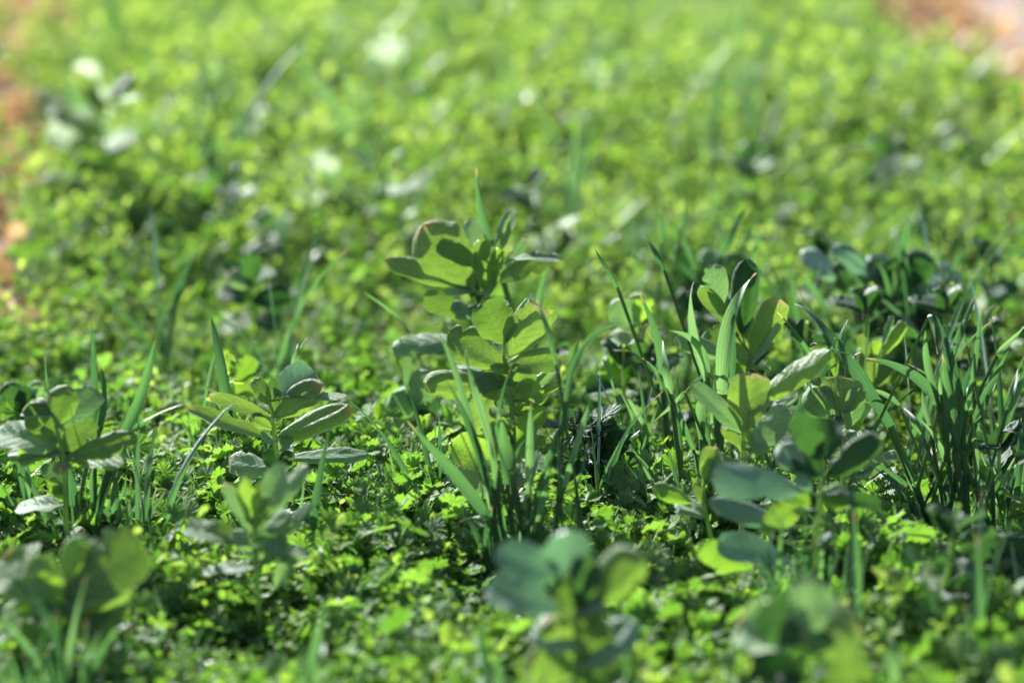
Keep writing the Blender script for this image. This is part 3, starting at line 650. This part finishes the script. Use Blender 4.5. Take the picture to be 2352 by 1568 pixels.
bean(D0, (1630, 820), [(1630, 760), (1620, 690), (1610, 620)], [
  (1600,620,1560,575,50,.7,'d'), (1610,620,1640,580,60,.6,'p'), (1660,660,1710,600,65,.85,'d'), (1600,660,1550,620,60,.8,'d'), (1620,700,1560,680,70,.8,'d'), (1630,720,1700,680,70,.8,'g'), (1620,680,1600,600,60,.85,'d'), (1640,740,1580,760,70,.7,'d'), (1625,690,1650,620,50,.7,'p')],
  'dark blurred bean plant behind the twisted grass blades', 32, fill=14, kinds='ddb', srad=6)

bean(D0, (205, 440), [(205, 360), (203, 280), (197, 180)], [
  (205,320,206,222,75,.9,'w',0), (200,335,118,288,58,.6,'w',0), (200,210,196,145,52,.85,'w',0), (205,330,165,300,63,.8,'p',0), (208,350,285,300,58,.7,'p',0), (203,250,160,200,49,.7,'p',0), (205,260,240,205,49,.8,'w',0), (205,380,140,370,63,.6,'g',0)],
  'tall pale lit bean plant blurred against the left side of the background', 61, fill=6, kinds='pg', srad=4)
bean(D0, (768, 190), [(768, 130), (766, 80)], [(766,90,766,30,63,.85,'w',0), (766,80,800,45,52,.8,'w',0), (766,110,730,80,52,.7,'p',0), (768,120,810,100,52,.7,'w',0)],
  'blurred whitish bean plant at the top edge, left of centre', 62, fill=5, kinds='pw', srad=4)
bean(D0, (893, 260), [(893, 200), (890, 150)], [(890,160,890,95,66,.85,'w',0), (892,170,935,130,58,.8,'p',0), (892,180,850,150,52,.7,'w',0), (892,200,860,190,52,.6,'p',0)],
  'blurred whitish bean plant just below and right of the top edge pale one', 63, fill=5, kinds='pg', srad=4)
bean(D0, (1410, 290), [(1408, 220), (1400, 150)], [(1402,200,1375,125,66,.85,'w',0), (1405,210,1440,150,60,.85,'w',0), (1408,240,1440,210,58,.8,'p',0), (1400,170,1400,100,46,.8,'p',0), (1405,230,1350,200,52,.6,'w',0)],
  'blurred whitish bean plant right of top centre', 64, fill=5, kinds='pg', srad=4)
bean(D0, (745, 520), [(745, 460), (742, 400)], [(743,410,740,350,58,.85,'w',0), (743,430,775,390,52,.8,'p',0), (744,450,700,420,52,.7,'w',0), (744,460,790,440,52,.6,'p',0), (744,470,690,460,49,.5,'p',0)],
  'mint green blurred bean plant above the left of centre', 65, fill=5, kinds='pg', srad=4)
bean(D0, (625, 590), [(625, 560), (622, 520)], [(622,530,580,505,52,.5,'w',0), (622,530,660,500,52,.5,'w',0), (622,540,600,490,43,.8,'p',0)], 'low blurred bean plant with two pale spread leaves, left of the mint green one', 66, fill=4, kinds='pg', srad=4)

# tendrils of the pea plant
for o in list(COL.objects):
    if o.name == 'pea_plant' and 'tendrils' in o['label']:
        fr = Frame(1930, 1190)
        for k, pth_ in enumerate(([(1150,1300),(1120,1150),(1105,1020),(1150,930),(1163,860),(1140,850)], [(1150,940),(1210,945),(1260,965),(1265,985)], [(1210,1100),(1215,1000),(1213,905)],
                      [(1230,975),(1270,960),(1310,942)], [(1080,925),(1040,890),(1010,882),(990,893)], [(1110,1030),(1150,1010),(1160,920)])):
            rr = random.Random(k); mb = MB(); q = [fr.pt(*cv(C4, *p), rr.uniform(-.01, .01)) for p in pth_]; qq = []
            for i in range(len(q)-1):
                for s in range(4):
                    t = s/4; a = q[max(i-1, 0)]; b = q[i]; c = q[i+1]; d = q[min(i+2, len(q)-1)]
                    qq.append(.5*((2*b)+(c-a)*t+(2*a-5*b+4*c-d)*t*t+(3*b-a-3*c+d)*t**3))
            qq.append(q[-1]); mb.tube([tuple(p) for p in qq], [.0006]*len(qq), 5, 0, .9)
            obj('tendril', mb.build('tendril', [M_STEM]), o)

# ------------------------------------------------------------------ grass tufts
GG = 'grass tufts standing in the ground cover'
def tuft(c, root, blades, label, seed, extra=0, espan=60, eh=170, name='grass_tuft'):
    rr = random.Random(seed); fr = Frame(*root); t = thing(name, fr.o, label, 'grass tuft', GG)
    for i, B in enumerate(blades):
        bx, by, mx, my, tx, ty, w = B[:7]; k = B[7] if len(B) > 7 else 'd'
        b0 = fr.pt(*cv(c, bx, by), 0); m_ = fr.pt(*cv(c, mx, my), rr.uniform(-.008, .008)); t_ = fr.pt(*cv(c, tx, ty), rr.uniform(-.04, .04))
        # a blade attached up a shoot keeps its sheath down to the root
        w_ = fr.m(w*c[2])*.92
        if b0.z > .05:
            bd = (b0-m_).normalized(); sl_ = max(-.6, min(.6, bd.x/max(.2, -bd.z))); root_p = Vector((b0.x+sl_*b0.z*.7, rr.uniform(-.01, .01), 0)); mb = MB()
            mb.tube([tuple(root_p), tuple(root_p.lerp(b0, .5)), tuple(b0.lerp(m_, .04))], [w_*.2, w_*.25, w_*.3], 6, 0, rr.random())
            obj('sheath', mb.build('grass_sheath', [M_SHEATH]), t)
        else: b0 = b0 + Vector((0, 0, -min(b0.z, .0)-.0)) if b0.z < 0 else b0
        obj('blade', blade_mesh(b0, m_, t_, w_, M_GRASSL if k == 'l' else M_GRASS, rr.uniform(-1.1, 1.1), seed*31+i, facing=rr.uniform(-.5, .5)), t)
    for i in range(int(extra*1.7)+4):
        bx = rr.gauss(0, espan*.5); h = rr.uniform(.35, 1)*eh; lean = rr.gauss(0, .35)*h + bx*.4
        b0 = fr.pt(root[0]+bx, root[1]+rr.uniform(-8, 8)); b0.z = max(0, min(b0.z, .01)); b0.y = rr.uniform(-.02, .02)
        t_ = fr.pt(root[0]+bx+lean, root[1]-h, rr.uniform(-.05, .05)); m_ = (b0+t_)*.5 + Vector((-lean*.12*K*fr.D, rr.uniform(-.01, .01), .1*(t_-b0).length*rr.random()))
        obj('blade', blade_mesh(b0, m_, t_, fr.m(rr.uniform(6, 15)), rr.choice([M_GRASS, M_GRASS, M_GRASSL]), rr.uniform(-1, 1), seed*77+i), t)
    return t
tuft(C3, (1178, 1285), [
  (1130,1120,950,480,755,70,70), (1075,720,1010,330,895,-20,55,'l'), (1030,970,800,660,505,330,95), (1000,640,830,60,700,-240,50,'l'), (1170,640,1120,440,1085,290,90),
  (1075,700,1090,290,1170,-10,34), (1285,830,1290,500,1300,190,62,'l'), (1260,1090,1400,600,1545,225,50), (1340,980,1390,760,1420,560,52,'l'), (1500,770,1600,430,1690,165,62,'l'),
  (1490,850,1475,640,1468,440,32), (1600,720,1640,580,1665,455,26), (1500,420,1530,150,1622,-275,48), (1520,220,1660,-180,1985,-290,46), (1460,-20,1410,-230,1330,-450,46),
  (1600,1080,1590,850,1570,610,34), (1140,1170,1090,820,1060,480,55), (1100,985,980,945,840,975,32,'l'), (1220,1110,1225,1000,1230,890,30,'l'), (1040,900,1010,700,988,540,44,'l'),
  (985,1140,920,1000,850,850,40), (1170,1120,1180,840,1190,560,30), (840,385,760,350,650,342,18), (1185,620,1240,480,1350,430,24), (1150,760,1120,600,1060,430,50), (1240,900,1320,640,1345,500,34,'l'), (1090,640,940,170,880,-130,34,'l')],
  'central sharp grass tuft with many upright blades in front of the tallest bean', 41, extra=3, espan=110, eh=150)
tuft(C1, (212, 1235), [
  (740,770,905,420,995,50,85), (600,700,600,330,582,-30,55), (565,820,660,500,640,250,60), (830,675,960,570,1170,485,42), (320,450,300,320,288,180,26), (340,1360,200,980,-10,750,65),
  (960,1580,790,1290,595,1110,75), (600,1210,670,980,750,840,60,'l'), (490,1210,460,1020,440,850,80), (590,1120,600,900,605,690,55), (730,1200,740,1030,745,860,65), (175,1100,175,960,170,840,55,'l'),
  (330,1490,325,1370,318,1240,40), (165,1390,100,1270,35,1170,60), (890,1580,840,1400,780,1250,32), (230,1300,140,1000,120,860,36), (650,1230,690,1150,745,1010,40)],
  'grass tuft with a tall twisted blade beside the left edge bean plant', 42, extra=16, espan=150, eh=170)
tuft(C1, (548, 1085), [(1460,560,1420,250,1345,-80,95), (1560,760,1510,600,1440,470,70), (1570,960,1550,850,1515,770,28,'l'), (1640,700,1640,560,1620,430,50), (1430,700,1400,560,1370,460,40), (1760,420,1850,250,1900,100,30), (1850,330,1890,160,1965,60,30,'l')],
  'grass tuft with one thick dark blade behind the long leafed bean plant', 43, extra=8, espan=90, eh=130)
tuft(C1, (712, 1262), [(1975,1390,2025,1040,2103,640,65), (1900,1260,1925,1100,1942,945,22,'l'), (1990,1390,1970,1250,1950,1120,20)], 'lone dark upright blade right of the small pale bean plant', 44, extra=2, espan=20, eh=60)
tuft(C4, (1655, 1185), [
  (330,1130,225,760,243,490,75,'l'), (335,1110,270,890,88,800,62,'l'), (430,1220,470,760,642,435,110,'l'), (490,1120,490,850,502,590,55), (340,1570,300,1350,235,1125,60), (100,1210,70,1040,45,865,62,'l'),
  (165,1570,150,1310,138,1050,42), (245,1570,130,1300,0,1060,45), (530,1170,360,1080,190,1190,40), (190,1190,110,1280,-10,1380,40,'l'), (300,1500,290,1300,300,1150,80,'l'), (360,1500,370,1250,380,1120,50,'l')],
  'grass tuft with pale twisted pointed blades behind the rounded bean leaf', 45, extra=16, espan=150, eh=170)
tuft(C4, (1860, 1170), [(870,1390,1065,1040,1228,732,82), (990,1310,965,1200,928,1060,44,'l'), (800,1315,870,1260,950,1195,30,'l'), (1510,1430,1150,890,890,630,100), (1560,1280,1450,1200,1308,1165,38,'l'), (960,1400,1000,1200,1040,1080,40)],
  'grass tuft with a straight slanting blade touching the pea tendrils', 46, extra=8, espan=120, eh=110)
tuft(C4, (2205, 1200), [
  (1840,1310,1640,1080,1345,978,80), (1920,1580,1880,1260,1830,950,110), (1960,1510,1900,1050,1788,700,62), (1785,1190,1730,980,1725,795,55,'l'), (1755,1410,1720,1270,1700,1135,48,'l'), (1980,1320,2040,980,2077,635,48),
  (1900,960,1960,780,2047,575,56), (1955,1220,2000,1080,2073,940,48), (2030,1410,2130,1160,2255,925,62), (2045,1400,2100,1270,2175,1135,45), (2240,1310,2285,1180,2312,1045,42), (2010,1310,2000,1230,1990,1145,40,'l'),
  (2180,960,2250,880,2370,760,44,'l'), (1965,1570,1930,1250,1905,940,95), (1825,1210,1815,1120,1800,1015,55,'l'), (1700,1460,1650,1370,1585,1295,42), (1870,1700,1800,1520,1690,1370,50,'l'), (1690,1850,1500,1700,1200,1490,52),
  (1990,900,1960,800,1975,730,40), (1750,700,1760,760,1800,950,42), (2050,1700,2040,1500,2030,1380,50,'l'), (1880,1180,1850,900,1840,760,60)],
  'dense dark grass tuft with one blade arching left, near the right edge', 47, extra=14, espan=200, eh=190)
tuft(C4, (2085, 880), [(1640,730,1600,450,1520,225,56), (1620,710,1600,430,1550,185,60), (1560,330,1600,160,1642,40,60), (1890,420,1940,330,1990,240,46), (1430,710,1350,560,1230,380,70), (1100,700,1020,560,940,430,60), (1780,760,1750,600,1740,480,50), (1500,700,1480,500,1420,380,40), (1560,760,1540,550,1520,420,50)],
  'dark blurred blades standing in the bushy bean plant, upper right', 48, extra=24, espan=140, eh=170)
tuft(C4, (1610, 860), [(560,560,610,360,682,140,62), (420,330,480,200,572,20,62), (255,420,170,220,85,75,52), (70,430,20,330,-20,240,50), (300,520,170,400,0,300,40), (40,240,50,130,20,0,30), (170,140,190,60,185,-50,26), (560,260,590,190,635,120,40)],
  'tall thin blurred blades behind the twisted pale grass tuft', 49, extra=10, espan=130, eh=170)
tuft(C2, (1150, 985), [(1055,490,985,300,948,30,75), (1350,910,1370,780,1402,630,55), (500,1035,380,920,230,820,26,'l'), (420,1200,380,1150,350,1100,20,'l')], 'dark pointed blade rising highest at the centre above the big bean leaves', 50, extra=5, espan=110, eh=120)
tuft(C2, (1440, 1080), [(2140,1450,2110,1150,1985,820,70), (2150,1500,2120,1350,2010,1240,50), (1985,1700,1930,1560,1812,1358,45,'l'), (2100,2020,2030,1700,1880,1450,60,'l'), (1850,790,1790,680,1695,530,44), (2150,680,2100,580,2020,450,40), (1840,1480,1780,1300,1750,1240,22,'l')],
  'curved blades left of the twisted pale grass, one reaching down to the cover', 51, extra=6, espan=90, eh=110)
tuft(D0, (1830, 1420), [(1780,1400,1790,1290,1800,1180,16,'l'), (1840,1400,1850,1280,1845,1150,15), (1870,1410,1885,1290,1880,1170,17,'l'), (1890,1400,1915,1250,1940,1150,10), (1800,1410,1770,1300,1780,1210,14), (1820,1410,1830,1310,1828,1200,14), (1860,1400,1860,1320,1868,1230,16)],
  'blurred grass tuft under the dark bean plant, lower right', 52, extra=14, espan=110, eh=190)
tuft(D0, (150, 1590), [(160,1600,110,1420,0,1310,24), (150,1600,170,1450,200,1320,20,'l'), (170,1600,200,1520,230,1450,18,'l'), (120,1600,60,1480,0,1420,20,'l'), (190,1600,240,1480,300,1430,16)], 'blurred grass blades in the bottom left corner', 53, extra=10, espan=130, eh=190)
tuft(D0, (715, 1640), [(705,1600,725,1480,765,1350,24,'l'), (690,1600,700,1520,690,1450,24), (720,1600,735,1520,745,1470,20,'l')], 'pale blurred blade leaning right at the bottom edge, left of centre', 54, extra=4, espan=50, eh=140)
tuft(D0, (2320, 1150), [(2335,1140,2340,1060,2345,960,22), (2300,1150,2290,1060,2280,980,16), (2345,1150,2355,1090,2360,1000,20)], 'dark grass blades at the right edge, right of the dense tuft', 55, extra=14, espan=70, eh=150)
tuft(D0, (1210, 1650), [(1130,1600,1115,1500,1100,1410,34), (1160,1620,1150,1540,1120,1440,28), (1440,1600,1438,1500,1435,1400,14)], 'strongly blurred wide blades at the bottom edge, centre', 56, extra=4, espan=90, eh=120)
tuft(D0, (2060, 1620), [(2060,1600,2055,1520,2045,1460,34,'l'), (2040,1600,2035,1540,2050,1480,22,'l')], 'pale blurred upright leaf blades at the bottom edge, right', 57, extra=4, espan=60, eh=100)

# dry straw lying on the cover
for (lab, c, root, pp, w) in (('dry tan straw lying on low leaves below the left grass tuft', D0, (400, 1330), [(338,1312),(392,1302),(450,1296)], 4.5),
                      ('reddish dry stalk lying on dark leaves near the right edge', D0, (2170, 1370), [(2120,1342),(2180,1325),(2245,1306)], 5)):
    fr = Frame(*root); mb = MB(); q = [fr.pt(*p) for p in pp]; mb.tube([tuple(p) for p in q], [fr.m(w)*.5]*3, 6, 0, .4)
    o = obj('dry_stalk', mb.build('dry_stalk', [M_STRAW])); o.location = fr.o; o['label'] = lab; o['category'] = 'dry stalk'

# ------------------------------------------------------------------ background plants: built once per form, then copied
def make_bean_form(seed, kinds, H=.2):
    rr = random.Random(seed); t = thing('bean_plant', (0, 0, 0), '', 'bean plant', 'blurred bean plants in the background'); mb = MB()
    lx, ly = rr.uniform(-.012, .012), rr.uniform(-.012, .012); pts = [Vector((lx*i+rr.uniform(-.003, .003), ly*i+rr.uniform(-.003, .003), H*i/6)) for i in range(7)]
    mb.tube([tuple(p) for p in pts], [.0045*(1-.08*i) for i in range(7)], 6, 0, rr.random()); obj('stem', mb.build('bean_stem', [M_STEM]), t)
    az = rr.uniform(0, 6.28)
    for k in range(7):
        f = .3+.7*k/6; p = pts[min(6, int(f*6))]; az += 2.5+rr.uniform(-.4, .4); 
        for s in (-.45, .45):
            e = rr.uniform(.2, .9)+(1.4 if k > 5 else 0); d = Vector((math.cos(az+s), math.sin(az+s), e)); l = rr.uniform(.045, .075)*(1 if k < 5 else .75)
            obj('leaf', bean_mesh(rr.randrange(16), MATS[rr.choice(kinds)]), t, orient(p, d, Vector((rr.uniform(-.3, .3), rr.uniform(-.3, .3), 1)), l, l*rr.uniform(.45, .62)))
    return t
def make_grass_form(seed, mats):
    rr = random.Random(seed); t = thing('grass_tuft', (0, 0, 0), '', 'grass tuft', 'blurred grass tufts in the background')
    for i in range(8):
        a = rr.uniform(0, 6.283); h = rr.uniform(.07, .25); o = rr.uniform(.02, .13); p0 = Vector((rr.uniform(-.015, .015), rr.uniform(-.015, .015), 0)); d = Vector((math.cos(a), math.sin(a), 0))
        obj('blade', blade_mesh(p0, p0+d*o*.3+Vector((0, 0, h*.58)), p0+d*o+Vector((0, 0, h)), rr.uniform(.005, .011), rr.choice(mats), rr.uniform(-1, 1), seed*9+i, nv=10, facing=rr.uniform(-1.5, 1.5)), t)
    return t
def copy_thing(t, loc, rz, s, label):
    o = t.copy(); COL.objects.link(o); o.location = loc; o.rotation_euler = (0, 0, rz); o.scale = (s, s, s); o['label'] = label
    for ch in list(t.children):
        c = ch.copy(); COL.objects.link(c); c.parent = o
    return o
bforms = [make_bean_form(200+i, k) for i, k in enumerate(('gggpy', 'ggpg', 'ppgg', 'ggdy', 'yyg', 'gddd'))]
gforms = [make_grass_form(300+i, m) for i, m in enumerate(([M_GRASS], [M_GRASSL], [M_GRASS, M_GRASSL], [M_GRASSL, M_GRASSL]))]
used = set()
def put(forms, i, loc, rz, s, label):
    t = forms[i]
    if i in used and forms is bforms or (100+i) in used and forms is gforms: return copy_thing(t, loc, rz, s, label)
    used.add(i if forms is bforms else 100+i); t.location = loc; t.rotation_euler = (0, 0, rz); t.scale = (s, s, s); t['label'] = label; return t
spots_b = [(130, 420, 1, 1.0, 'low grey bean plant left of the brightest pale one, far left'),
  (1440, 110, 1, 1.1, 'blurred bean plant at the top edge above the right of centre whitish one'),
  (1690, 110, 2, 1.1, 'small pale blurred bean plant at the top edge, right'), (530, 400, 1, .9, 'blurred bean plant with a single white spot of light, left background'),
  (1090, 200, 1, 1.2, 'blurred bluish bean plant beside top centre'), (250, 560, 3, 1.3, 'dim blurred bean plant below the bright pale one, left background')]
for x_, y_, i, s, lab in spots_b:
    put(bforms, i, ground(x_, y_), R(0, 6.28), s, lab)
spots_g = [(1650, 420, 3, 1.35, 'tall pale blurred grass tuft in the right background'), (1730, 500, 1, 1.2, 'pale blurred grass tuft just in front of the tallest background one'),
  (1320, 590, 1, 1.2, 'pale blurred grass tuft above and left of the dark bean plant'), (480, 560, 0, 1.25, 'tall faint grass stalks in the left background'), (1030, 430, 1, .9, 'light blurred grass blades above the centre'),
  (300, 260, 0, 1.3, 'dark slanting blurred blades upper left'), (840, 330, 1, 1.2, 'faint grass tuft below the whitish bean plant near the top'), (1700, 230, 1, 1.4, 'grey green grass tuft near the top, right of centre')]
for x_, y_, i, s, lab in spots_g:
    put(gforms, i, ground(x_, y_), R(0, 6.28), s, lab)
rr = random.Random(5)
bands = ((60, 'far back along the top edge'), (215, 'in the upper background'), (400, 'in the middle background'), (600, 'just behind the focused plants'))
cols = ((230, 'near the left soil edge'), (560, 'well left of centre'), (940, 'just left of centre'), (1330, 'just right of centre'), (1700, 'well right of centre'), (2080, 'near the right edge'))
desc = ('green', 'grey green', 'pale', 'dim green', 'yellow green', 'dark green')
for by_, bl in bands:
    for cx_, cl in cols:
        i = rr.choice((0, 0, 1, 3, 4, 5, 2)); p = ground(cx_+rr.uniform(-110, 110), by_+rr.uniform(-45, 45)+60)
        if left_edge(p.y)+.1 < p.x < right_edge(p.y)-.1:
            put(bforms, i, p, rr.uniform(0, 6.28), rr.uniform(.75, 1.05), 'blurred %s bean plant %s, %s' % (desc[i], bl, cl))
        for _, hh in (((0, 'low'), (1, 'tall')) if by_ < 600 else ((0, 'low'),)):
            i = rr.randrange(4); p = ground(cx_+rr.uniform(-150, 150), by_+rr.uniform(-60, 60)+60)
            if left_edge(p.y)+.1 < p.x < right_edge(p.y)-.1:
                put(gforms, i, p, rr.uniform(0, 6.28), (rr.uniform(.6, .8) if hh == 'low' else rr.uniform(1.05, 1.35)), 'blurred %s %s grass tuft %s, %s' % (hh, ('dark', 'light', 'mixed green', 'pale')[i], bl, cl))

for x_, y_, i, s, lab in ((1420, 1000, 5, .75, 'small dark bean plant in the gap right of the tallest bean, behind the curved blade'), (1560, 1020, 3, .8, 'dim bean plant under the pale twisted grass blades'),
        (1820, 1010, 5, .9, 'dark bean plant behind the straight slanting blade'), (1960, 960, 5, .95, 'deep green bean plant just left of the slim pale pea plant'), (2150, 960, 5, .95, 'dark bean plant behind the dense right edge tuft'),
        (2290, 980, 3, .8, 'green bean plant at the right edge above the dense tuft'), (2020, 1130, 0, .7, 'low bean plant below the dark arching blade'), (2330, 1200, 5, .7, 'dark low bean plant touching the right edge'),
        (1740, 880, 5, .85, 'dark bean plant behind the tall cupped leaves'), (1850, 780, 5, .9, 'dark blurred bean plant between the two dark background clumps'), (2230, 800, 5, .9, 'dark blurred bean plant right of the bushy pale tipped one'), (1540, 760, 5, .7, 'small dark blurred bean plant left of the thin blurred blades'), (1250, 950, 5, .75, 'dark bean plant filling the gap right of the large blurred one'),
        (1050, 1050, 0, .6, 'low bean plant at the left foot of the tallest bean'), (2120, 1450, 5, .8, 'blurred dark bean plant among shaded cover in the lower right')):
    put(bforms, i, ground(x_, y_, .045)*1.0 - Vector((0, 0, .045)), rr.uniform(0, 6.28), s, lab)
for x_, y_, i, s, lab in ((1480, 1080, 0, .7, 'dark thin tuft left of the pale twisted grass'), (1590, 1050, 2, .8, 'mixed tuft behind the pale twisted grass'), (1960, 1050, 0, .9, 'dark tuft below the slim pea plant'), (2100, 1080, 0, .9, 'dark tuft left of the dense right edge tuft'),
        (2300, 1060, 0, .95, 'dark tuft right of the dense right edge tuft'), (1840, 900, 0, .9, 'dark tuft behind the pea tendrils'), (2180, 880, 0, 1.0, 'dark tuft below the bushy pale tipped bean'), (1700, 820, 0, .9, 'dark blurred tuft behind the cupped bean leaves'),
        (330, 1240, 0, .75, 'dark tuft right of the left edge bean plant'), (450, 1050, 2, .7, 'thin tuft between the two left bean plants'), (650, 900, 0, .9, 'dark blurred tuft behind the blue topped bean'),
        (380, 830, 0, .9, 'dark blurred tuft in the left middle distance'), (1000, 1180, 0, .7, 'dark tuft left of the central tuft'), (1380, 1180, 0, .7, 'dark tuft beside the shaded leafy weed'), (1960, 1500, 0, .8, 'blurred dark tuft in the lower right cover'), (2240, 1560, 0, .8, 'blurred dark tuft at the bottom right corner')):
    put(gforms, i, ground(x_, y_, .045)*1.0 - Vector((0, 0, .045)), rr.uniform(0, 6.28), s, lab)

# leafy weed right of the central tuft, its cast shade put into dark leaf colour
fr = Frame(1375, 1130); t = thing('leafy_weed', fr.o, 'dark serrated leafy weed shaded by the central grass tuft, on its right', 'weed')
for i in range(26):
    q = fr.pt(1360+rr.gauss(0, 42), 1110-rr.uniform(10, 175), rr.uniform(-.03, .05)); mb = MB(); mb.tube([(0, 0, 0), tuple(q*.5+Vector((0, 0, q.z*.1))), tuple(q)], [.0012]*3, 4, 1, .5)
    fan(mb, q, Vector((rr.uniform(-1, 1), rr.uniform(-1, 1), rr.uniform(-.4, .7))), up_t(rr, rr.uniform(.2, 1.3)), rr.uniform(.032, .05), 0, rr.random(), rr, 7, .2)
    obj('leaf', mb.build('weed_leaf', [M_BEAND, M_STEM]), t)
